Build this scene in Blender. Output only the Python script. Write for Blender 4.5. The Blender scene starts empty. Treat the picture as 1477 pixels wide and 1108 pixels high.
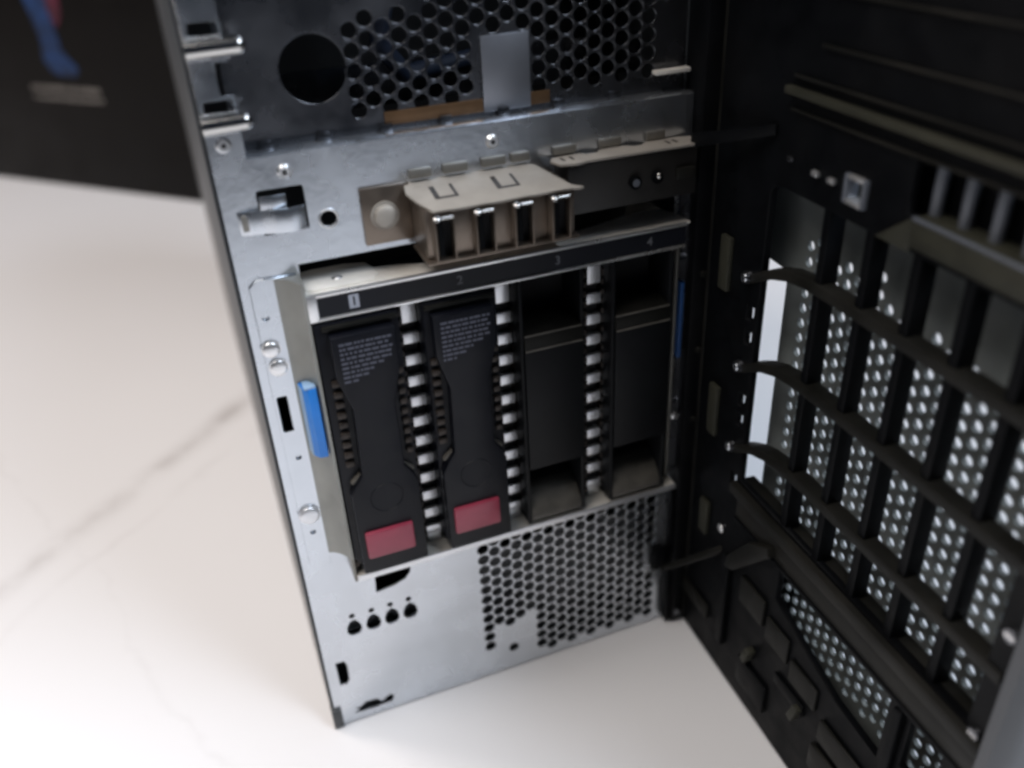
import bpy, bmesh, math, random
from mathutils import Vector, Matrix
random.seed(7)
S = bpy.context.scene
COL = S.collection
MM = 0.001

# ------------------------------------------------------------------ materials
def mat(name, col, rough=0.5, metal=0.0, var=0.0, scale=60.0, bump=0.0, bscale=400.0, rvar=0.0, spec=0.5, coat=0.0, dust=0.0):
    m = bpy.data.materials.new(name); m.use_nodes = True
    nt = m.node_tree; N = nt.nodes; L = nt.links
    b = N['Principled BSDF']
    b.inputs['Base Color'].default_value = (*col, 1)
    b.inputs['Roughness'].default_value = rough
    b.inputs['Metallic'].default_value = metal
    b.inputs['Specular IOR Level'].default_value = spec
    if coat: b.inputs['Coat Weight'].default_value = coat
    tc = N.new('ShaderNodeTexCoord')
    if var or rvar:
        n = N.new('ShaderNodeTexNoise'); n.inputs['Scale'].default_value = scale; n.inputs['Detail'].default_value = 6
        L.new(tc.outputs['Object'], n.inputs['Vector'])
        if var:
            r = N.new('ShaderNodeMapRange'); r.inputs[1].default_value = .3; r.inputs[2].default_value = .7
            r.inputs[3].default_value = 1 - var; r.inputs[4].default_value = 1 + var * .6
            L.new(n.outputs['Fac'], r.inputs[0])
            mx = N.new('ShaderNodeVectorMath'); mx.operation = 'SCALE'; mx.inputs[0].default_value = col
            L.new(r.outputs[0], mx.inputs['Scale'])
            last = mx.outputs[0]
            if dust:
                n3 = N.new('ShaderNodeTexNoise'); n3.inputs['Scale'].default_value = scale * .35; n3.inputs['Detail'].default_value = 8
                L.new(tc.outputs['Object'], n3.inputs['Vector'])
                r3 = N.new('ShaderNodeMapRange'); r3.inputs[1].default_value = .48; r3.inputs[2].default_value = .72
                r3.inputs[3].default_value = 0; r3.inputs[4].default_value = dust
                L.new(n3.outputs['Fac'], r3.inputs[0])
                mm = N.new('ShaderNodeMix'); mm.data_type = 'RGBA'
                L.new(r3.outputs[0], mm.inputs[0]); L.new(last, mm.inputs[6]); mm.inputs[7].default_value = (.33, .30, .26, 1)
                last = mm.outputs[2]
            L.new(last, b.inputs['Base Color'])
        if rvar:
            r2 = N.new('ShaderNodeMapRange'); r2.inputs[1].default_value = .3; r2.inputs[2].default_value = .7
            r2.inputs[3].default_value = max(.03, rough - rvar); r2.inputs[4].default_value = min(1, rough + rvar)
            L.new(n.outputs['Fac'], r2.inputs[0]); L.new(r2.outputs[0], b.inputs['Roughness'])
    if bump:
        n2 = N.new('ShaderNodeTexNoise'); n2.inputs['Scale'].default_value = bscale; n2.inputs['Detail'].default_value = 3
        L.new(tc.outputs['Object'], n2.inputs['Vector'])
        bp = N.new('ShaderNodeBump'); bp.inputs['Strength'].default_value = bump; bp.inputs['Distance'].default_value = .0005
        L.new(n2.outputs['Fac'], bp.inputs['Height']); L.new(bp.outputs['Normal'], b.inputs['Normal'])
    return m

STEEL = mat('galvanised_steel', (.63, .665, .71), .26, .96, var=.10, scale=45, bump=.10, bscale=260, rvar=.07)
STEEL_B = mat('bright_steel', (.80, .80, .80), .30, .85, var=.06, scale=80, rvar=.06)
STEEL_W = mat('pale_tin_plate', (.72, .69, .63), .50, .15, var=.10, scale=120, rvar=.08)  # pale beige tone for the upward-facing plates and tabs
USBP = mat('beige_tin_plate', (.36, .33, .29), .55, .2, var=.12, scale=120)
STEEL_D = mat('bay_cover_steel', (.17, .175, .19), .26, .95, var=.12, scale=50, rvar=.1)
CAGE_W = mat('cage_side_steel', (.26, .25, .225), .48, .6, var=.14, scale=70, rvar=.08)
CHROME = mat('connector_shell', (.21, .172, .14), .36, .8, var=.1, scale=200, rvar=.06)
PIN = mat('polished_spring', (.55, .54, .52), .16, 1.0)
SHELL = mat('painted_casing', (.045, .05, .055), .42, var=.08, scale=60, bump=.1, bscale=900)
BLACK = mat('black_plastic', (.0022, .0026, .0034), .5, var=.25, scale=90, bump=.25, bscale=1500, rvar=.1, spec=.09, dust=.005)
BLACKG = mat('worn_black_plastic', (.0075, .0075, .0062), .52, var=.3, scale=70, bump=.2, bscale=900, rvar=.1, spec=.18, dust=.03)
CARR = mat('caddy_plastic', (.0045, .0052, .0085), .42, var=.15, scale=120, bump=.15, bscale=1500, rvar=.07, spec=.22)
CARR2 = mat('blank_plastic', (.0035, .004, .005), .5, var=.2, scale=120, bump=.15, bscale=1500, spec=.2)
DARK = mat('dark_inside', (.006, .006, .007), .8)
BROWN = mat('spring_gasket', (.035, .027, .022), .45, .4, var=.4, scale=300)
STRIP = mat('label_strip_black', (.006, .007, .011), .4, spec=.25)
PRINT = mat('grey_print', (.10, .106, .12), .5)
PRINT1 = mat('pale_print', (.42, .44, .50), .5)
DASH = mat('caddy_marking', (.075, .08, .11), .5)
RED = mat('burgundy_button', (.32, .038, .072), .36, var=.1, scale=150, coat=.2)
BLUE = mat('blue_latch', (.015, .22, .72), .38, var=.06, scale=200)
TEETH = mat('satin_tin', (.76, .77, .79), .38, .8, var=.05, scale=300)
RAMP = mat('grey_brown_ramp', (.085, .078, .066), .6, var=.3, scale=150)  # grey-brown tone for the ramps and thin edge strips
PATCH = mat('plain_steel_patch', (.30, .31, .34), .42, .9, var=.1, scale=60)
FOLD = mat('bent_steel', (.33, .33, .305), .50, .75, var=.12, scale=60)
REFL_BROWN = mat('warm_reflection_tone', (.20, .115, .06), .38, .7, var=.25, scale=120)  # brown of a reflection, put into the colour
BLUED = mat('shaded_latch_plastic', (.010, .06, .20), .5)  # door's shade on the right latch, put into a darker blue
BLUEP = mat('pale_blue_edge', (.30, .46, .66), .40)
MESHM = mat('mesh_steel', (.105, .115, .11), .62, .0, var=.2, scale=80, rvar=.1)
RIM = mat('satin_bezel', (.055, .058, .064), .42, var=.06, scale=80, bump=.1, bscale=1200)
RIBM = mat('satin_rib', (.10, .11, .13), .30)
OLIVE = mat('warm_lit_black_plastic', (.026, .026, .018), .58, var=.25, scale=120, spec=.3)  # warm light on black plastic, put into the olive base colour
CARD = mat('black_card', (.006, .005, .0045), .5, var=.2, scale=20, rvar=.08, spec=.14)
INKB = mat('blue_ink', (.004, .035, .13), .6, var=.8, scale=60)
INKR = mat('red_ink', (.12, .010, .035), .6, var=.8, scale=40)
INKW = mat('grey_ink', (.22, .20, .18), .6)
PCB = mat('circuit_board_cover', (.012, .011, .010), .5, var=.2, scale=150)
CABLE = mat('blue_cable', (.006, .014, .035), .7)
LABELM = mat('faint_smudge', (.50, .51, .53), .55, .7)

# ------------------------------------------------------------------ builders
class MB:
    def __init__(s): s.bm = bmesh.new(); s.mats = []
    def mi(s, m):
        if m not in s.mats: s.mats.append(m)
        return s.mats.index(m)
    def _m(s, geom, m):
        i = s.mi(m)
        for f in geom: f.material_index = i
    def box(s, x, y, z, m, bev=0.0, rot=None, seg=2):
        """x,y,z = (min,max) in mm; rot = (axis, degrees) about the box centre"""
        c = Vector(((x[0]+x[1])/2, (y[0]+y[1])/2, (z[0]+z[1])/2)) * MM
        d = ((x[1]-x[0])*MM, (y[1]-y[0])*MM, (z[1]-z[0])*MM)
        M = Matrix.Translation(c)
        if rot: M = M @ Matrix.Rotation(math.radians(rot[1]), 4, rot[0])
        M = M @ Matrix.Diagonal((*d, 1))
        b = bmesh.new(); bmesh.ops.create_cube(b, size=1, matrix=M)
        if bev: bmesh.ops.bevel(b, geom=b.edges[:], offset=bev*MM, segments=seg, affect='EDGES', profile=.5)
        s._add(b, m); return s
    def _add(s, b, m):
        i = s.mi(m)
        for f in b.faces: f.material_index = i
        tmp = bpy.data.meshes.new('t'); b.to_mesh(tmp); b.free()
        s.bm.from_mesh(tmp); 
        bpy.data.meshes.remove(tmp)
    def cyl(s, p0, p1, r, m, r2=None, n=20, cap=True):
        a = Vector(p0)*MM; c = Vector(p1)*MM; d = c-a
        q = d.to_track_quat('Z', 'Y').to_matrix().to_4x4()
        b = bmesh.new()
        bmesh.ops.create_cone(b, cap_ends=cap, segments=n, radius1=r*MM, radius2=(r if r2 is None else r2)*MM, depth=d.length,
                              matrix=Matrix.Translation((a+c)/2) @ q)
        s._add(b, m); return s
    def dome(s, p, r, h, m, axis=(0,-1,0)):
        b = bmesh.new()
        q = Vector(axis).to_track_quat('Z', 'Y').to_matrix().to_4x4()
        bmesh.ops.create_uvsphere(b, u_segments=20, v_segments=12, radius=1,
            matrix=Matrix.Translation(Vector(p)*MM) @ q @ Matrix.Diagonal((r*MM, r*MM, h*MM, 1)))
        s._add(b, m); return s
    def prism(s, pts, w0, w1, m, plane='xz', bev=0.0):
        """outline pts in mm in the named plane, extruded w0..w1 along the third axis"""
        b = bmesh.new()
        def P(u, v, w): return Vector({'xz': (u, w, v), 'xy': (u, v, w), 'yz': (w, u, v)}[plane])*MM
        vs = [b.verts.new(P(u, v, w0)) for u, v in pts]
        f = b.faces.new(vs)
        r = bmesh.ops.extrude_face_region(b, geom=[f])
        nv = [e for e in r['geom'] if isinstance(e, bmesh.types.BMVert)]
        d = P(0, 0, w1) - P(0, 0, w0)
        bmesh.ops.translate(b, verts=nv, vec=d)
        bmesh.ops.recalc_face_normals(b, faces=b.faces[:])
        if bev: bmesh.ops.bevel(b, geom=b.edges[:], offset=bev*MM, segments=2, affect='EDGES', profile=.5)
        s._add(b, m); return s
    def build(s, name, parent=None, smooth=True):
        me = bpy.data.meshes.new(name); s.bm.to_mesh(me); s.bm.free()
        for m in s.mats: me.materials.append(m)
        o = bpy.data.objects.new(name, me); COL.objects.link(o)
        if parent: o.parent = parent
        if smooth: soft(me)
        return o

def soft(me, ang=35):
    b = bmesh.new(); b.from_mesh(me)
    for f in b.faces: f.smooth = True
    for e in b.edges:
        e.smooth = not (len(e.link_faces) == 2 and e.calc_face_angle(0) > math.radians(ang))
    b.to_mesh(me); b.free()

def circle(cx, cz, r, n=12, a0=0, sx=1, sz=1):
    return [(cx + sx*r*math.cos(a0+2*math.pi*i/n), cz + sz*r*math.sin(a0+2*math.pi*i/n)) for i in range(n)]
def rect(x0, x1, z0, z1, r=0.0):
    if not r: return [(x0, z0), (x1, z0), (x1, z1), (x0, z1)]
    out = []
    for cx, cz, a in ((x1-r, z0+r, -90), (x1-r, z1-r, 0), (x0+r, z1-r, 90), (x0+r, z0+r, 180)):
        for k in range(5):
            t = math.radians(a + 90*k/4); out.append((cx+r*math.cos(t), cz+r*math.sin(t)))
    return out

def plate(name, outline, holes, w0, w1, m, parent=None, bev=0.0):
    """sheet in the local x-z plane with real holes; w along local y (mm)"""
    cu = bpy.data.curves.new(name, 'CURVE'); cu.dimensions = '2D'; cu.fill_mode = 'BOTH'
    cu.extrude = abs(w1-w0)/2*MM - bev*MM; cu.bevel_depth = bev*MM; cu.bevel_resolution = 1; cu.offset = -bev*MM
    for k, pts in enumerate([outline] + holes):
        sp = cu.splines.new('POLY'); sp.points.add(len(pts)-1); sp.use_cyclic_u = True
        for p, (u, v) in zip(sp.points, pts): p.co = (u*MM, v*MM, 0, 1)
    tmp = bpy.data.objects.new('tmp', cu); COL.objects.link(tmp)
    dg = bpy.context.evaluated_depsgraph_get()
    me = bpy.data.meshes.new_from_object(tmp.evaluated_get(dg))
    bpy.data.objects.remove(tmp); bpy.data.curves.remove(cu)
    me.name = name
    me.transform(Matrix.Translation((0, (w0+w1)/2*MM, 0)) @ Matrix.Rotation(math.pi/2, 4, 'X'))
    me.materials.clear(); me.materials.append(m)
    o = bpy.data.objects.new(name, me); COL.objects.link(o)
    if parent: o.parent = parent
    return o

def text(name, body, size, loc, m, parent, bold=.0, thick=.15):
    cu = bpy.data.curves.new(name, 'FONT'); cu.body = body; cu.size = size*MM; cu.align_x = 'CENTER'; cu.align_y = 'CENTER'
    cu.extrude = thick*MM; cu.offset = bold*MM
    tmp = bpy.data.objects.new('tmp', cu); COL.objects.link(tmp)
    dg = bpy.context.evaluated_depsgraph_get(); me = bpy.data.meshes.new_from_object(tmp.evaluated_get(dg))
    bpy.data.objects.remove(tmp); bpy.data.curves.remove(cu)
    me.transform(Matrix.Translation(Vector(loc)*MM) @ Matrix.Rotation(math.pi/2, 4, 'X'))
    me.materials.clear(); me.materials.append(m)
    o = bpy.data.objects.new(name, me); COL.objects.link(o); o.parent = parent
    return o

def empty(name, loc=(0,0,0), rz=0):
    o = bpy.data.objects.new(name, None); COL.objects.link(o); o.location = loc; o.rotation_euler = (0, 0, rz)
    o.empty_display_size = .02
    return o
def tag(o, label=None, cat=None, group=None, kind=None):
    for k, v in (('label', label), ('category', cat), ('group', group), ('kind', kind)):
        if v: o[k] = v
    return o

# ------------------------------------------------------------------ marble floor
def marble():
    m = bpy.data.materials.new('polished_marble'); m.use_nodes = True
    nt = m.node_tree; N = nt.nodes; L = nt.links; b = N['Principled BSDF']
    tc = N.new('ShaderNodeTexCoord')
    def math_(op, a, c=None, d=None):
        n = N.new('ShaderNodeMath'); n.operation = op
        for i, v in enumerate((a, c, d)):
            if v is None: continue
            if isinstance(v, (int, float)): n.inputs[i].default_value = v
            else: L.new(v, n.inputs[i])
        return n.outputs[0]
    n1 = N.new('ShaderNodeTexNoise'); n1.inputs['Scale'].default_value = 9; n1.inputs['Detail'].default_value = 7; n1.inputs['Roughness'].default_value = .6
    L.new(tc.outputs['Object'], n1.inputs['Vector'])
    n1b = N.new('ShaderNodeTexNoise'); n1b.inputs['Scale'].default_value = 3.1; n1b.inputs['Detail'].default_value = 5
    L.new(tc.outputs['Object'], n1b.inputs['Vector'])
    sep = N.new('ShaderNodeSeparateXYZ'); L.new(tc.outputs['Object'], sep.inputs[0])
    # one long vein: line through (-.160,.163) and (-.009,.308)
    dx, dy = .151, .145; ln = math.hypot(dx, dy); nx, ny = -dy/ln, dx/ln; c0 = nx*-.160 + ny*.1685
    def line(nx, ny, c0, amp, w, noise, smear):
        d = math_('ADD', math_('MULTIPLY', sep.outputs[0], nx), math_('MULTIPLY', sep.outputs[1], ny))
        d = math_('SUBTRACT', d, c0)
        d = math_('ADD', d, math_('MULTIPLY', math_('SUBTRACT', noise, .5), amp))
        d = math_('ABSOLUTE', d)
        v = math_('SUBTRACT', 1.0, math_('DIVIDE', d, w)); v = math_('MAXIMUM', v, 0.0)
        v = math_('POWER', v, 1.6)
        return math_('MULTIPLY', v, smear)
    n2 = N.new('ShaderNodeTexNoise'); n2.inputs['Scale'].default_value = 22; n2.inputs['Detail'].default_value = 4
    L.new(tc.outputs['Object'], n2.inputs['Vector'])
    sm = N.new('ShaderNodeMapRange'); sm.inputs[1].default_value = .36; sm.inputs[2].default_value = .66; L.new(n2.outputs['Fac'], sm.inputs[0])
    v1 = line(nx, ny, c0, .026, .017, n1.outputs['Fac'], math_('ADD', math_('MULTIPLY', sm.outputs[0], .50), .03))
    v2 = line(nx, ny, c0-.034, .055, .006, n1.outputs['Fac'], math_('MULTIPLY', sm.outputs[0], .14))
    v3 = line(.93, .36, -.047, .06, .004, n1.outputs['Fac'], math_('MULTIPLY', sm.outputs[0], .09))
    v4 = line(.8, -.6, .62, .35, .012, n1b.outputs['Fac'], .3)
    v = math_('MAXIMUM', math_('MAXIMUM', v1, v2), math_('MAXIMUM', v3, v4))
    cl = N.new('ShaderNodeMapRange'); cl.inputs[1].default_value = .35; cl.inputs[2].default_value = .75; cl.inputs[3].default_value = 0; cl.inputs[4].default_value = .16
    L.new(n1b.outputs['Fac'], cl.inputs[0])
    mx0 = N.new('ShaderNodeMix'); mx0.data_type = 'RGBA'; mx0.inputs[6].default_value = (.86, .855, .86, 1); mx0.inputs[7].default_value = (.74, .73, .745, 1)
    L.new(cl.outputs[0], mx0.inputs[0])
    mx = N.new('ShaderNodeMix'); mx.data_type = 'RGBA'; L.new(mx0.outputs[2], mx.inputs[6]); mx.inputs[7].default_value = (.30, .265, .245, 1)
    L.new(v, mx.inputs[0]); L.new(mx.outputs[2], b.inputs['Base Color'])
    b.inputs['Roughness'].default_value = .30
    b.inputs['Specular IOR Level'].default_value = .35
    return m
g = MB().box((-2200, 2200), (-800, 3000), (-30, 0), marble()).build('floor')  # front edge cut short out of view so the upper panel reflects darkness
tag(g, kind='structure')

# ------------------------------------------------------------------ the tower
T = empty('server_tower')
tag(T, 'open grey steel server tower with its black door swung out, standing on white marble', 'server')

W = 172.0
# casing: left wall is what shows as the dark sliver beside the front panel
cs = MB()
cs.box((-1.3, -.1), (1.6, 470), (1.5, 367), SHELL, .25)
cs.box((172.3, 173.5), (8, 470), (1.5, 367), SHELL, .25)
cs.box((-.1, 172.3), (2, 470), (366, 367), SHELL)
cs.box((-.1, 172.3), (2, 470), (1.6, 2.8), SHELL)
cs.box((-.1, 172.3), (468, 470), (2.8, 366), SHELL)
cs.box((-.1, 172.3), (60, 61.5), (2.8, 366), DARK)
cs.build('casing', T)
MB().box((-1.6, 3.0), (-1.2, 4), (.4, 12.5), SHELL, .4).build('corner_foot', T)

# ---- front panel sheet
def honey(x0, pitch_x, pitch_z, r, test, nx, zbase, n=10):
    out = []
    for i in range(nx):
        x = x0 + i*pitch_x
        off = 0 if i % 2 == 0 else pitch_z/2
        for k in range(0, 60):
            z = zbase + off + k*pitch_z
            if test(x, z, i): out.append(circle(x, z, r, n, math.pi/n*0))
    return out
def low_ok(x, z, i):
    if i == 17: return False
    if z > 86.2: return False
    if i == 0: return z >= 19
    if 1 <= i <= 4: return z >= 31.5 and not (i == 4 and z < 34)
    if x > 166.5 and z < 14: return False
    if i >= 6 and z < 7.0: return False
    if z < 4.6: return False
    if x > 157.5 and 37 < z < 54: return False
    return True
perf = honey(77.2, 5.3, 6.1, 2.75, low_ok, 18, 19.8 - 6.1*3, 12)
perf.append(circle(88.8, 14.2, 2.5, 12))
holes = list(perf)
holes.append(rect(20.6, 166.4, 91.5, 229.0))                    # drive bay mouth
holes.append(rect(11.6, 26.7, 241, 256, .8))                    # latch hole
holes.append(circle(33.3, 243.2, 2.7, 20))
holes.append([(27.8, 74.6), (36, 75.8), (41, 77.6), (43.6, 80.5), (44.4, 86), (28.4, 86)])
for x in (15.9, 24.5, 32.9, 41.3):
    z = 57.2
    kh = [(x+(3.2-.7*math.sin(a))*math.cos(a), z+1.2+4.5*math.sin(a)) for a in [2*math.pi*i/24 for i in range(24)]]
    holes.append(kh)
    holes.append(circle(x-.1, z+8.2, 1.3, 10))
holes.append([(4.7, 40.6), (4.9, 26.4), (8.0, 26.0), (9.4, 28.2), (9.6, 37.5), (8.6, 40.4)])
holes.append([(8.2, 5.6), (19, 4.9), (26.8, 5.6), (28.0, 8.0), (26.6, 10.4), (24.4, 9.4), (22.2, 7.6), (19.6, 10.4), (14.5, 10.6), (12.0, 8.6), (8.8, 8.9), (11.6, 7.4)])
holes.append(rect(1.8, 10.3, 303.6, 307.4, .4)); holes.append(rect(1.6, 10.3, 281.6, 285.0, .4))
holes.append(rect(3.9, 8.0, 165, 181, .5))
out = [(0, 1), (170.4, 1), (170.4, 88), (172.2, 90), (172.2, 266.6), (11, 266.6), (11, 286.2), (7.2, 286.2), (7.2, 296), (11, 296), (11, 335), (0, 335)]
fp = plate('front_panel', out, holes, 0, 1.0, STEEL, T, bev=.12)
# folded edges, rivets and dimples of the front panel
d = MB()
d.prism([(.2, 266.62), (.9, 267.1), (8, 267.1), (8, 266.0), (1.05, 266.0)], 11.2, 172, STEEL, 'yz')
d.build('folded_edge', T)
d = MB()
d.prism([(1.02, 1.0), (8, 1.0), (8, 2.0), (1.02, 2.0)], 1, 168, STEEL, 'yz')
d.build('folded_edge', T)
def screw(name, x, z, r, h, m, y=0, parent=T, slot=True, washer=0.0, axis=(0,-1,0)):
    b = MB()
    A = Vector(axis)
    p = Vector((x, y, z))
    if washer: b.cyl(p, p + A*.6, washer, m, n=24)
    b.cyl(p, p + A*h*.6, r, m, n=24)
    b.dome(p + A*h*.6, r, h*.4, m, axis)
    if slot:
        q = p + A*(h + .02)
        u = A.cross(Vector((0, 0, 1))).normalized(); 
        s_ = r*.55
        for e0, e1 in ((u*s_, Vector((0, 0, .22*r))), (Vector((0, 0, s_)), u*.22*r)):
            lo = q - e0 - e1 - A*h*.30; hi = q + e0 + e1 + A*.02
            b.box((min(lo.x, hi.x), max(lo.x, hi.x)), (min(lo.y, hi.y), max(lo.y, hi.y)), (min(lo.z, hi.z), max(lo.z, hi.z)), DARK)
    return b.build(name, parent)
for x, z in ((5.0, 271.8), (21.7, 260.9), (92.8, 260.3)):
    b = MB(); b.cyl((x, 0, z), (x, -.9, z), 2.5, STEEL_B, 1.7, 24); b.cyl((x, -.88, z), (x, -.93, z), .8, DARK, n=12); b.build('rivet', T)
b = MB()   # raised rim around the round hole
for i in range(28):
    a = 2*math.pi*i/28; a2 = 2*math.pi*(i+1)/28
    b.cyl((33.3+3.1*math.cos(a), -.1, 243.2+3.1*math.sin(a)), (33.3+3.1*math.cos(a2), -.1, 243.2+3.1*math.sin(a2)), .4, STEEL_B, n=8)
b.build('hole_rim', T)
MB().box((73, 169.5), (14, 15), (3.5, 66), RIM).build('air_duct', T)
# keyhole tongues (pressed recess behind each keyhole)
for x in (15.9, 24.5, 32.9, 41.3):
    MB().prism([(1.1, 63.5), (7.5, 50), (8.1, 50.2), (1.7, 63.5)], x-3.6, x+3.6, STEEL, 'yz').build('key_tongue', T)
# spring latch in the square hole
b = MB()
b.prism([(4.5, -.1), (8, -1.4), (12, -1.8), (16, -3.6), (21, -4.2), (25.6, -3.2), (25.6, -2.4), (21, -3.4), (16.2, -2.8), (12, -1.0), (8, -.6), (4.5, .6)], 242.2, 250.2, STEEL, 'xy', .15)
b.prism([(12, -1.8), (16, -2.6), (20.5, -1.8), (20.5, -.9), (12, -.9)], 249.0, 254.4, STEEL, 'xy', .15)
b.box((5.5, 12.5), (-1.2, 0), (243.5, 249), CAGE_W, .4)
b.build('spring_latch', T)
# two spring pins of the shielding on the left
for z, x1 in ((300.4, 16.4), (278.6, 14.2)):
    b = MB()
    b.cyl((-.2, -3.2, z), (x1-1.5, -3.2, z+.3), 2.7, PIN, n=28)
    b.dome((x1-1.5, -3.2, z+.3), 2.7, 2.2, PIN, (1, 0, .02))
    b.cyl((-.2, -1.6, z-1.9), (x1-3, -1.6, z-1.6), 1.2, PIN, n=16)
    b.box((0, x1-4), (-2.6, .0), (z-3.4, z+2.2), STEEL_D, .3)
    b.build('spring_pin', T)

# ---- upper bay: recessed shielding plate with honeycomb
def up_ok(x, z, i):
    if z > 330 or z < 273.0 + (0): return False
    if x < 92: return z < 304.5 or (x > 72 and z < 330)
    if x < 112: return z > 296
    return True
uh = honey(50.0, 5.35, 6.2, 2.7, up_ok, 21, 274.8, 12)
uh.append(circle(37.0, 289.4, 10.7, 40))
up = plate('bay_cover', [(9, 264), (174, 264), (174, 340), (9, 340)], uh, 8, 8.9, STEEL_D, T, bev=.12)
b = MB()
for x in (18, 37, 58, 79, 100, 121, 143): b.box((x-2.2, x+2.2), (6.2, 8.0), (266.9, 269.6), STEEL_D, .5)
b.build('bay_cover_tab', T)
MB().box((58, 118), (7.45, 7.95), (268.8, 273.2), REFL_BROWN, .15).build('painted_reflection', T)  # stands in for a warm reflection on the cover, no real strip there
MB().box((93, 110.5), (7.0, 7.4), (268.5, 293.5), PATCH, .2).build('blank_patch', T)
MB().box((157.5, 171.8), (2.5, 6.0), (273.9, 275.4), STEEL_W, .3).build('bay_tab', T)
b = MB()
pts = [(60, 26, 330), (66, 24, 305), (63, 26, 292), (72, 30, 280), (110, 34, 283)]
for p0, p1 in zip(pts, pts[1:]): b.cyl(p0, p1, 3.2, CABLE, n=12); b.dome(p1, 3.2, 3.2, CABLE)
b.box((20, 170), (40, 42), (268, 283), STEEL_D)
b.build('inner_cable', T)

# ---- drive cage
cg = MB()
cg.prism([(19.2, -8), (20.4, -8), (20.4, 56.8), (166.6, 56.8), (166.6, -3), (167.8, -3), (167.8, 58), (19.2, 58)], 91, 219.8, CAGE_W, 'xy', .2)
cg.build('drive_cage', T)
cage = T.children[-1]
b = MB()   # top plate, ragged rear edge as in the gap
b.prism([(19.2, -8.6), (168.5, -8.6), (168.5, 1), (165, 8), (160, 10), (150, 9), (142, 6.5), (125, 2.5), (100, 0), (75, -1), (62, 1), (55, 4), (47, 5.5), (45, 11), (38, 13.5), (26, 13.5), (19.2, 12)], 219.9, 220.8, STEEL_W, 'xy', .2)
b.prism([(21, -5), (24, -6.3), (44, -6.3), (47, -2), (46, 6), (42, 11), (26, 12), (21, 9)], 220.7, 221.3, STEEL_W, 'xy', .2)
b.cyl((33, 1, 221.2), (33, 1, 221.9), 2.2, STEEL_B, 1.2, 18)
b.build('top_plate', cage)
b = MB()
b.box((20.4, 166.6), (-9.3, -7.9), (210.6, 211.8), STEEL_B, .35)
b.box((20.4, 166.6), (-9.3, -7.9), (219.4, 220.9), STEEL_B, .45)
b.box((20.2, 23.6), (-9.4, -7.9), (210.8, 220.6), STEEL_B, .3)
b.box((23.6, 166.6), (-8.6, -7.8), (211.8, 219.4), STRIP)
b.build('number_strip', cage)
strip = cage.children[-1]
MB().box((34.4, 37.9), (-8.75, -8.5), (213.2, 218.2), PRINT1).build('digit_field', strip)
for ch, x, z, m in (('1', 36.2, 215.7, PRINT1), ('2', 74.5, 215.5, PRINT), ('3', 112.6, 215.5, PRINT), ('4', 151.0, 215.5, PRINT)):
    text('digit', ch, 4.6, (x, -8.65 if ch != '1' else -8.8, z), m if ch != '1' else STRIP, strip, .08)
b = MB()
b.box((20.4, 168.6), (-8.6, 58), (91.9, 94.4), STEEL_W, .2)
b.box((20.4, 168.6), (-9.3, -8.55), (91.7, 94.6), TEETH, .3)
b.build('bottom_shelf', cage)
b = MB()
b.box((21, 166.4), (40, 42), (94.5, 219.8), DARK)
b.build('cage_back', cage)
# screwed flange left and right of the cage
eh = [rect(4.3, 8.2, 165.5, 180.6, .6), circle(6.6, 212.4, 1.2, 14), circle(7.7, 153.3, 1.1, 12), circle(7.2, 116.8, 1.1, 12)]
ear = plate('cage_flange', [(3.2, 100), (11.5, 98.5), (11.8, 102.6), (17.2, 103.4), (17.2, 104.0), (19.2, 104), (19.2, 226.0), (6, 226.4), (3.2, 224)], eh, -1.1, -.05, STEEL, T, bev=.15)
b = MB()   # curved fold between flange and cage wall
prof = []
for i in range(15):
    t_ = i/14; prof.append((11.0 + 8.2*t_**.80, -1.05 - 8.2*t_**1.7))
b.prism(prof + [(20.2, -9.2), (20.4, -8.6), (20.4, -.1), (11.0, -.1)], 104.2, 225.6, FOLD, 'xy')
b.build('flange_fold', ear)
plate('cage_flange', [(168.0, 96), (173.2, 96), (173.2, 232), (168.0, 232)], [circle(170.6, 135, 1.3, 12), circle(170.6, 203, 1.4, 12)], -1.1, -.05, STEEL_D, T, bev=.15)  # darker steel than the left flange carries the open door's shade
screw('cage_screw', 6.1, 200.5, 3.0, 2.2, STEEL_B, -1.1, T, False, 3.4)
screw('cage_screw', 7.4, 192.8, 3.0, 1.6, STEEL_B, -1.1, T, False, 3.5)
screw('cage_screw', 7.2, 126.0, 3.9, 2.4, TEETH, -1.1, T, False, 4.3)
screw('cage_screw', 170.4, 127, 1.9, 1.8, STEEL_B, -1.1, T, False)
# blue latches
def blue(x0, sgn, name='blue_latch'):
    b = MB()
    pr = [(x0, -2), (x0+sgn*.8, -6.4), (x0+sgn*2.4, -8.6), (x0+sgn*5.4, -9.0), (x0+sgn*5.6, -7.8), (x0+sgn*3.0, -7.2), (x0+sgn*2.0, -5.6), (x0+sgn*1.6, -2)]
    b.prism(pr, 155.6, 185.4, BLUE, 'xy', .25)
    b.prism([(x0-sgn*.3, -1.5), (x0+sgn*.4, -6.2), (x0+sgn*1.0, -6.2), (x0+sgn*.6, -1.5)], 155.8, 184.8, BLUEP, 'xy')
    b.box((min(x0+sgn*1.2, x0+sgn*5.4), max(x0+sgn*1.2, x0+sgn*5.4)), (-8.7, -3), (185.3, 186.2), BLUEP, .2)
    return b.build(name, T)
blue(12.6, 1)
MB().box((168.6, 170.4), (-4.2, -1.1), (158, 193), BLUED, .4).build('blue_latch', T)

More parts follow.
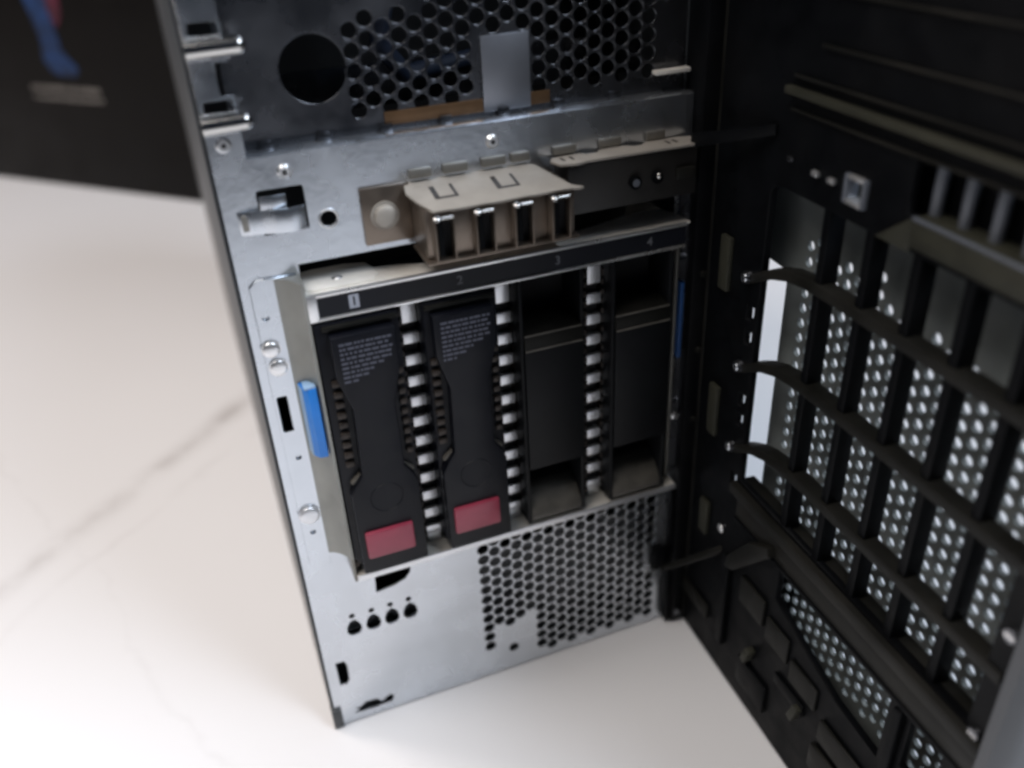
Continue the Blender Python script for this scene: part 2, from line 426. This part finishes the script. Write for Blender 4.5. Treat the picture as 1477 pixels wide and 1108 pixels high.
# ---- dividers between the bays: bright teeth over dark slots
for xc in (56.2, 92.9, 131.2):
    b = MB()
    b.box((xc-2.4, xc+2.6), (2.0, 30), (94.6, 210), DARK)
    b.build('bay_divider', T); dv = T.children[-1]
    t = MB()
    t.box((xc-2.7, xc+2.9), (-.6, 2), (199.0, 210.6), TEETH, .3)
    for k in range(11):
        z = 194.3 - k*9.2
        t.box((xc-3.0, xc+3.1), (-.6, 2), (z-3.9, z+.5), TEETH, .2)
    t.box((xc-2.7, xc+2.9), (-.6, 2), (94.5, 99.2), TEETH, .4)
    t.build('divider_teeth', dv)
    f_ = MB()
    for k in range(26):
        z = 205 - k*4.2
        f_.box((xc+3.2, xc+5.6), (-1.5+.4*(k % 2), 8), (z-2.6, z), BROWN, .4)
        f_.box((xc-5.2, xc-3.1), (-1.2, 8), (z-2.6, z), BROWN, .4)
    f_.build('gasket_fingers', dv)
f_ = MB()
for k in range(26):
    z = 205 - k*4.2
    f_.box((20.5, 22.4), (-7+.5*(k % 2), 5), (z-2.8, z), BROWN, .4)
f_.build('gasket_fingers', cage)

# ---- USB block
u = MB()
u.box((61.5, 115), (-19, 0), (229.6, 246.5), CHROME, .6)
u.box((44.5, 61.5), (-1.6, 0), (231.5, 251.5), CHROME, .4)
u.build('usb_block', T); ub = T.children[-1]
b = MB()
bb = bmesh.new()
pts = [(60.2, 1), (58.8, -7), (60.5, -13), (64.0, -21.2), (84, -21.6), (113.2, -21.2), (115.6, -22.0), (117.6, -21.6), (114, -19), (110.5, -10), (107.5, -2), (104, 1), (95, 1.5), (86, 0), (84, 2), (74, 2), (71, 0)]
b.prism(pts, 247.9, 248.9, USBP, 'xy', .2)
for x in (70.5, 92.5):     # U shaped stampings
    yb = -13.5
    for q0, q1 in (((x-2.9, -6.0), (x-2.2, yb)), ((x+4.2, -6.0), (x+4.2, yb)), ((x-2.2, yb), (x+4.2, yb))):
        b.box((min(q0[0], q1[0])-.55, max(q0[0], q1[0])+.55), (min(q0[1], q1[1])-.6, max(q0[1], q1[1])+.6), (248.8, 248.97), BROWN)
b.build('usb_top_plate', ub)
tp = ub.children[-1]
tp.data.transform(Matrix.Translation((0, 0, .2505)) @ Matrix.Rotation(math.atan(.20), 4, 'X') @ Matrix.Translation((0, 0, -.2484)))
for i, x in enumerate((66.6, 80.6, 94.4, 108.0)):
    p = MB()
    x0, x1, z0, z1, y0, y1 = x-3.4, x+3.4, 230.0, 245.0, -24.0, -18
    t_ = .45
    p.box((x0, x0+t_), (y0, y1), (z0, z1), CHROME, .1); p.box((x1-t_, x1), (y0, y1), (z0, z1), CHROME, .1)
    p.box((x0+t_, x1-t_), (y0, y1), (z0, z0+t_), CHROME); p.box((x0+t_, x1-t_), (y0, y1), (z1-t_, z1), CHROME)
    p.box((x0+t_, x1-t_), (-19.4, -18.95), (z0+t_, z1-t_), DARK)
    p.box((x0+1.2, x0+2.9), (-23.0, -19.4), (z0+2, z1-2), BLACK)
    p.cyl((x0-.2, -23.9, z1+.2), (x1-.6, -23.9, z1+.2), .55, PIN, n=12)
    p.dome((x0+.9, -24.0, z1+.35), 1.5, .8, PIN, (0, -.4, 1))
    p.build('usb_port', ub)
MB().box((60.5, 116), (-21, -2), (228.2, 229.5), CHROME, .4).build('usb_bottom_plate', ub)
screw('usb_screw', 52.0, 241.5, 4.0, 3.4, USBP, -1.6, ub, False, 5.0)
# ---- status board on its right
p = MB()
p.box((116.5, 168.5), (-10.5, 0), (232.5, 250.6), PCB, .4)
p.build('status_board', T); pb = T.children[-1]
b = MB()
b.prism([(112, -5), (113.5, -10.5), (120, -12), (124, -10.8), (168, -11.6), (172.5, -8), (171, -3), (165, -1), (152, -.5), (149, -3.5), (146, -3.5), (143, -1), (133, -1), (131, -3.5), (127, -3.5), (125, -1.5), (114, -2)], 250.9, 251.9, USBP, 'xy', .2)
for x in (116.5, 120, 158.5, 161.5): b.box((x-.5, x+.5), (-7.6, -3.8), (251.85, 252.0), BROWN)
b.build('board_top_plate', pb)
b = MB(); b.cyl((142.5, -10.5, 241), (142.5, -12.2, 241), 2.4, BLACK, n=20); b.cyl((142.5, -12.2, 241), (142.5, -12.5, 241), 1.4, RIBM, n=16); b.build('power_button', pb)
b = MB(); b.cyl((151.5, -10.5, 241.5), (151.5, -12.2, 241.5), 2.2, BLACK, n=20); b.dome((152.0, -12.2, 242.2), 1.2, .8, PIN); b.build('status_light', pb)
b = MB(); b.box((159.5, 167), (-12.3, -10.5), (239.5, 243.5), BLACKG, .4); b.build('board_clip', pb)
b = MB()   # darker folded tabs where both plates hook into the panel
for x0, x1 in ((62, 70), (74, 83), (88, 97), (99, 106), (115, 124), (133, 142), (152, 160)): b.box((x0, x1), (-1.6, 0), (252.2, 255.4), CAGE_W, .5)
b.build('hook_tab', T)

# ------------------------------------------------------------------ black door, hinged on the right, swung to the camera
DOOR_A = math.radians(-92.5)
fr_holes = []
cell_u = [(43, 71.4), (75.4, 92.0), (95.6, 112.0), (115.6, 131.6), (135.2, 151.6), (155.0, 169)]
big = [(42.6, 116.5), (170, 116.5), (170, 244.5), (46, 244.5), (42.6, 241)]
fr_holes.append(big)
fr_holes.append([(76, 80), (92, 74), (118, 66), (142, 64), (142, 97.5), (76, 97.5)])
fr_holes.append([(152, 72), (166, 72), (166, 97), (152, 97)])
fr_holes.append(rect(82.4, 89.4, 251.2, 257.6))                       # square window
for z in (181.5, 192, 144, 153.5, 114): fr_holes.append(rect(35.6, 40.4, z-3.2, z+3.2))
fr_holes.append(rect(65.4, 67.9, 253.2, 255.4)); fr_holes.append(rect(73.3, 76, 253.2, 255.4))
fr_holes.append(rect(107, 170, 254.5, 270))
outl = [(-1, 2.0), (89, 2.0), (120, 2.0), (178, 2.0), (178, 372), (-1, 372)]
door = plate('door', outl, fr_holes, 0, 3.0, BLACK, T, bev=.25)
door.location = (.180, 0, 0); door.rotation_euler = (0, 0, DOOR_A)
# perforated steel sheet behind the grille
def mesh_ok(x, z, i):
    if x < 49 or x > 164: return False
    if z > 228 - (x-49)*.22 + 5*math.sin(x*.45) or z < 53: return False  # upper holes left out to stand in for the darkness behind them
    return True
mh = honey(44.5, 5.3, 6.1, 2.05, mesh_ok, 24, 53.5, 10)
plate('mesh_sheet', [(38.6, 46), (172, 46), (172, 250), (16, 250), (16, 208), (38.6, 207)], mh, 14.2, 15.9, MESHM, door)
# vertical fins
for uc in (73.4, 93.8, 113.8, 133.4, 153.3):
    b = MB(); b.box((uc-1.8, uc+1.8), (.4, 6.8), (112, 246), BLACK, .4); b.build('vertical_bar', door)
# horizontal bars, curving down to a screw at the hinge side
for v in (217.6, 179.4, 141.2):
    b = MB()
    P = [(33, v-12.6), (38, v-11.2), (44, v-7.6), (50, v-4.6), (58, v-2.0), (68, v-.5), (80, v), (176, v)]
    up_ = [(a, c+2.0) for a, c in P]; lo_ = [(a, c-2.0) for a, c in reversed(P)]
    b.prism(up_+lo_, -1.0, 5.6, BLACKG, 'xz', .5)
    b.build('horizontal_bar', door)
    s_ = MB(); s_.cyl((35.4, -.2, v-11.4), (35.4, -2.4, v-11.4), 2.6, STEEL_D, 2.2, 18); s_.dome((35.4, -2.4, v-11.4), 1.7, .6, STEEL); s_.build('door_screw', door)
s_ = MB(); s_.cyl((35.6, -.2, 85.8), (35.6, -2.2, 85.8), 2.3, STEEL_D, 2.0, 18); s_.dome((35.6, -2.2, 85.8), 2.0, .8, STEEL_B); s_.build('door_screw', door)
for uu, vv in ((175, 158), (174, 116)):
    s_ = MB(); s_.cyl((uu, -.1, vv), (uu, -1.6, vv), 2.4, STEEL_D, 2.1, 18); s_.box((uu-1.6, uu+1.6), (-1.9, -1.55), (vv-.4, vv+.4), STEEL_B); s_.build('door_screw', door)
# heavy lower beam
b = MB()
b.box((40, 178), (-3.0, 9), (110.0, 115.2), BLACKG, .8)
b.box((44, 178), (-1.2, 3), (99.2, 110.2), BLACKG, .6)
b.box((44, 178), (-2.0, 2), (97.6, 99.4), BLACK, .5)
b.build('lower_beam', door)
# curved shelf with ribs above the grille
b = MB()
b.prism([(-1.2, 255.0), (9, 255.0), (9, 244.6), (1.5, 244.6), (-.6, 246.4), (-1.4, 249.5)], 111, 178, OLIVE, 'yz', .3)
b.prism([(97, 244.6), (111.2, 244.6), (111.2, 255), (109, 253.5)], -1.0, 8.5, OLIVE, 'xz', .3)
b.box((111, 178), (-1.6, -.6), (254.2, 255.2), RIBM, .3)  # pale strip painted in as the highlight below the ribs
b.build('curved_shelf', door)
for k in range(6):
    uc = 112.2 + 10.6*k
    b = MB(); b.cyl((uc, 5.2, 254), (uc, 5.2, 271), 1.7, RIBM, n=18); b.build('rib', door)
MB().box((92, 177), (8.2, 9.4), (246, 276), BLACK).build('rib_back', door)
# ridges over the shelf
b = MB()
b.box((48, 178), (-2.6, 0), (275.6, 278.0), OLIVE, .3)
for v in (270.8, 281.2, 291.8, 306.4, 318, 330): b.box((50 if v < 290 else 62, 178), (-1.2, 0), (v-.5, v+.5), BLACKG, .3)
b.build('ridge', door)
# frame round the square window and small bright clips
b = MB()
b.box((81.0, 82.5), (-1.4, 3.2), (250, 258.8), RIBM, .2); b.box((89.3, 90.8), (-1.4, 3.2), (250, 258.8), RIBM, .2)
b.box((82.5, 89.3), (-1.4, 3.2), (250, 251.3), STEEL_B, .2); b.box((82.5, 89.3), (-1.4, 3.2), (257.5, 258.8), STEEL_B, .2)
b.build('window_frame', door)
for uu, vv, m in ((53, 255.4, STEEL_D), (66.6, 254.3, STEEL_B), (74.7, 254.3, STEEL_B)):
    MB().box((uu-1.5, uu+1.5), (-1.6, 0), (vv-.9, vv+.9), m, .4).build('contact_clip', door)
# raised pads in place of dim slots, warm light in their olive colour
for v0, v1 in ((195, 217), (127, 151), (72, 90)):
    MB().box((17, 23.4), (-2.2, 0), (v0, v1), OLIVE, .5).build('dim_slot_stand_in', door)
# small holes' dust catches
# lower box structure
b = MB()
b.box((-1, 178), (3.0, 26), (2.2, 44), BLACK, .6)
b.box((6, 30), (-2, 0), (24, 32), BLACKG, .8)
b.box((40, 45), (-3, 0), (22, 76), BLACK, .8)
b.box((54, 72), (-2.0, 0), (60, 74), BLACKG, .8)
b.box((74, 90), (-1.6, 0), (56, 69), BLACKG, 1.0)
b.box((92, 110), (-1.4, 0), (50, 62), BLACKG, 1.0)
b.box((58, 80), (-2, 0), (14, 30), BLACK, 1.0)
b.box((84, 104), (-1.6, 0), (40, 46), BLACK, .7)
b.box((114, 140), (-2.0, 0), (40, 52), BLACKG, 1.2)
b.box((112, 126), (-2.5, 0), (22, 36), BLACKG, 1.2)
b.box((146, 150), (-3, 0), (10, 97), BLACK, 1.0)
b.box((154, 174), (-2, 0), (48, 62), BLACKG, 1.0)
b.build('lower_frame', door)
for uu, vv in ((66, 38), (101, 41)):
    MB().box((uu-1.8, uu+1.8), (-4.5, 0), (vv-5, vv+4), OLIVE, .8, ('Y', 18)).build('door_clip', door)
# free edge: smooth outer wall of the bezel
b = MB()
b.prism([(178.1, -2.4), (181.2, -1.6), (183.4, 1.6), (184.4, 6), (184.4, 30), (181, 34), (178.1, 34)], 2, 345, RIM, 'xy')
b.build('outer_rim', door)
# hinge arms and post
def slab(name, q, th, m, parent):
    """four corners (mm) of a blade, thickened to th"""
    bm_ = bmesh.new(); Q = [Vector(p)*MM for p in q]
    nrm = (Q[1]-Q[0]).cross(Q[3]-Q[0]).normalized()*th*MM
    vs = [bm_.verts.new(p) for p in Q] + [bm_.verts.new(p+nrm) for p in Q]
    for f in ((0,1,2,3), (7,6,5,4), (0,4,5,1), (1,5,6,2), (2,6,7,3), (3,7,4,0)): bm_.faces.new([vs[i] for i in f])
    bmesh.ops.recalc_face_normals(bm_, faces=bm_.faces[:])
    bmesh.ops.bevel(bm_, geom=bm_.edges[:], offset=.5*MM, segments=2, affect='EDGES', profile=.5)
    o_ = MB(); o_._add(bm_, m); return o_.build(name, parent)
slab('hinge_arm', [(167, -9, 249.6), (178.4, -43, 260.6), (178.2, -43, 264.4), (167, -9, 254.8)], 1.4, BLACK, T)
slab('hinge_arm', [(164.5, -6, 42.5), (178.6, -33, 71), (178.4, -35, 75.5), (165, -9, 46.5)], 3.0, BLACKG, T)
b = MB(); b.prism([(44, 72), (50, 74), (74, 101), (72, 105), (60, 98), (46, 80)], -4.5, 0, BLACKG, 'xz', .6); b.build('hinge_bracket', door)
b = MB()
b.box((172.6, 180.2), (-6, 7), (2, 372), BLACK, .6)
b.box((169.8, 172.7), (-5, 0), (2, 36), BLACK, .6)
b.box((169.8, 172.7), (-4, -.4), (54, 86), BLACK, .6)
b.box((179.2, 180.8), (-7, 2), (2, 372), BLACKG, .4)
b.box((161.5, 170), (-4.5, -.2), (38.5, 51), BLACK, 1.6)
b.build('hinge_post', T)
s_ = MB(); s_.cyl((175.6, -6, 8), (175.6, -7.4, 8), 1.9, STEEL_D, 1.6, 16); s_.build('post_screw', T)
for z in (196, 161, 126):
    s_ = MB(); s_.cyl((177.5, -6, z), (177.5, -7.2, z), 1.5, BLACKG, 1.3, 14); s_.build('post_screw', T)

# ------------------------------------------------------------------ drive caddies
def caddy(x, label):
    R_ = empty('drive_caddy', (x*MM, 0, 0))
    tag(R_, label, 'drive caddy', 'hard drive caddies in the cage')
    b = MB()
    b.prism([(-1.6 if x < 30 else .2, 104), (.2, 101), (28.2, 101), (28.2, 209.6), (-1.6 if x < 30 else .2, 209.6)], -10.0, 38, CARR, 'xz', .5)
    b.build('caddy_body', R_)
    h = MB()
    h.prism([(0.6, 99.4), (27.2, 99.4), (27.2, 138), (25.4, 143), (22.6, 147), (22.2, 176), (24.5, 185), (25.6, 190), (25.6, 206), (2.6, 206), (2.6, 190), (4.0, 185), (6.6, 176), (6.0, 147), (3.2, 143), (.6, 138)], -14.6, -9.8, CARR, 'xz', .7)
    h.build('pull_handle', R_); hd = R_.children[-1]
    k = MB()      # rows of small pale marks, cut off on a slant
    for r in range(9):
        z = 203.0 - r*1.85
        x1 = 23.8 if r < 5 else 23.8 - (r-4)*3.2
        xx = 5.2
        while xx < x1 - 1:
            w = random.choice((.9, 1.3, 1.9, 2.4)); 
            k.box((xx, min(xx+w, x1)), (-14.72, -14.5), (z-.42, z+.42), DASH)
            xx += w + random.choice((.35, .5, .7))
    k.build('caddy_marking', hd)
    r = MB()
    r.box((3.0, 22.4), (-16.2, -14), (107.4, 120.4), RED, .9)
    r.build('release_button', R_)
    s = MB()
    for i in range(36):
        a = 2*math.pi*i/36; a2 = 2*math.pi*(i+1)/36
        s.cyl((13.9+6.4*math.cos(a), -14.6, 134.5+6.4*math.sin(a)), (13.9+6.4*math.cos(a2), -14.6, 134.5+6.4*math.sin(a2)), .28, CARR, n=6)
    s.build('round_emblem', hd)
    q = MB()
    q.box((.8, 27.6), (-11.4, -9.8), (207.4, 209.2), BLACKG, .5)
    for j in range(9):
        z = 150 + j*4.4
        q.box((1.0, 4.4), (-11.6-.4*(j % 2), -9.8), (z, z+2.4), BROWN, .5)
        q.box((24.6, 27.4), (-11.6, -9.8), (z, z+2.4), BROWN, .5)
    q.box((1.2, 6.6), (-12.4, -9.8), (143.8, 145.0), RAMP, .4, ('Y', -42)); q.box((21.8, 27), (-12.4, -9.8), (143.8, 145.0), RAMP, .4, ('Y', 42))
    q.build('side_grips', R_)
    return R_
caddy(22.4, 'black drive caddy with a burgundy button, leftmost in the cage beside the blue latch')
caddy(59.0, 'black drive caddy with a burgundy button, second in the cage beside the empty bay blanks')
def blank(x, label):
    R_ = empty('bay_blank', (x*MM, 0, 0))
    tag(R_, label, 'bay cover', 'plastic blanks filling the empty bays')
    b = MB()
    b.box((0, 1.6), (-9, 34), (96, 210), CARR2, .3); b.box((25.2, 27), (-9, 34), (96, 210), CARR2, .3)
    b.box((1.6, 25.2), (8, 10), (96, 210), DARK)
    b.build('blank_frame', R_)
    b = MB()
    b.box((1.2, 25.6), (-10.5, -6), (125, 181), CARR2, .6)
    b.build('flat_cover', R_)
    b = MB()
    b.prism([(-10.6, 181.4), (-9.8, 187.6), (-4, 188.6), (8, 189), (8, 187), (-7.6, 186), (-8.8, 181.4)], 1.4, 25.4, BLACKG, 'yz', .2)
    b.box((1.4, 25.4), (-10.9, -10.3), (180.9, 181.7), RAMP, .2); b.box((1.4, 25.4), (-10.3, -9.7), (187.2, 187.9), RAMP, .2)
    b.build('finger_lip', R_)
    b = MB()
    pr = [(8, 97.0), (-9.2, 97.0), (-9.6, 99.5), (-7.8, 103), (-4, 107), (2, 110), (8, 111.5)]
    b.prism(pr, 1.8, 25.0, RAMP, 'yz', .2)
    b.build('pull_ramp', R_)
    return R_
blank(96.2, 'plain black plastic blank in the third bay, right of the caddy pair')
blank(135.0, 'plain black plastic blank in the fourth bay, nearest the open door')

# ------------------------------------------------------------------ black printed box behind
tx, ty = .6983, -.7158
B = empty('cardboard_box', (-.249, 1.0714, 0), math.atan2(ty, tx))
tag(B, 'large black box with a blue and red picture, behind the tower at the left', 'box')
b = MB(); b.box((-260, 520), (0, 220), (0, 420), CARD, 2.0); b.build('box_body', B)
# plain generic artwork: a blue and red splash
b = MB()
b.prism([(146, 300), (150, 236), (158, 205), (162, 180), (157, 160), (166, 146), (180, 141), (204, 141), (211, 150), (200, 160), (191, 172), (190, 200), (192, 236), (196, 300)], -.5, .5, INKB, 'xz')
b.build('picture', B)
b = MB(); b.prism([(193.5, 300), (190, 236), (188, 212), (196, 196), (207, 210), (212, 240), (215, 300)], -.7, .4, INKR, 'xz'); b.build('picture', B)
b = MB(); b.prism([(120, 300), (124, 262), (136, 240), (145, 262), (144, 300)], -.7, .4, INKR, 'xz'); b.build('picture', B)
b = MB()
random.seed(3)
for z, x1, hh in ((125.2, 236, 3.0), (113.6, 238, 2.2)):
    x = 121
    while x < x1:
        w = random.choice((3.0, 4.2, 5.4))
        b.box((x, min(x+w, x1)), (-.4, .3), (z-hh*random.uniform(.8, 1.1), z+hh*random.uniform(.8, 1.1)), INKW)
        x += w + random.choice((1.0, 1.2, 1.4, 3.6))
b.build('lettering', B)

# ------------------------------------------------------------------ camera
Mc = Matrix(((0.931, -0.3621, -0.0469), (-0.2245, -0.4664, -0.8556), (0.2879, 0.8071, -0.5155)))
rt = Vector(Mc[0]).normalized(); fw = Vector(Mc[2]).normalized(); dn = fw.cross(rt).normalized()
cam = bpy.data.cameras.new('camera'); co = bpy.data.objects.new('camera', cam); COL.objects.link(co)
R3 = Matrix((rt, -dn, -fw)).transposed()
co.matrix_world = Matrix.Translation((-.0067, -.2855, .3445)) @ R3.to_4x4()
cam.sensor_width = 36; cam.lens = 30.898; cam.clip_start = .01; cam.clip_end = 50
cam.dof.use_dof = True; cam.dof.focus_distance = .33; cam.dof.aperture_fstop = 4.9
S.camera = co

# ------------------------------------------------------------------ lights
def area(name, loc, target, size, power, col):
    l = bpy.data.lights.new(name, 'AREA'); l.shape = 'RECTANGLE'; l.size, l.size_y = size; l.energy = power; l.color = col
    o = bpy.data.objects.new(name, l); COL.objects.link(o); o.location = loc
    o.rotation_euler = (Vector(target)-Vector(loc)).to_track_quat('-Z', 'Y').to_euler()
    return o
area('window_light', (.92, -.74, 1.5), (.1, -.02, .0), (1.0, .8), 11.0, (.78, .87, 1.0)).data.spread = math.radians(108)
area('room_light', (-.46, -.12, 1.25), (-.1, .0, .0), (.8, .7), 5.7, (1.0, .945, .91)).data.spread = math.radians(120)
area('back_fill', (-1.6, 1.6, 1.6), (-.4, .5, .0), (.8, .8), 10, (1.0, .88, .81)).data.spread = math.radians(100)  # added warm fill without a known source, lifts the far left floor
Wd = bpy.data.worlds.new('World'); S.world = Wd; Wd.use_nodes = True
Wd.node_tree.nodes['Background'].inputs[0].default_value = (.36, .52, .85, 1)
Wd.node_tree.nodes['Background'].inputs[1].default_value = .022

S.render.engine = 'CYCLES'
S.cycles.filter_width = 3.0
S.cycles.use_denoising = True
S.view_settings.view_transform = 'Standard'
try: S.view_settings.look = 'None'
except Exception: pass
S.view_settings.exposure = 0; S.view_settings.gamma = 1
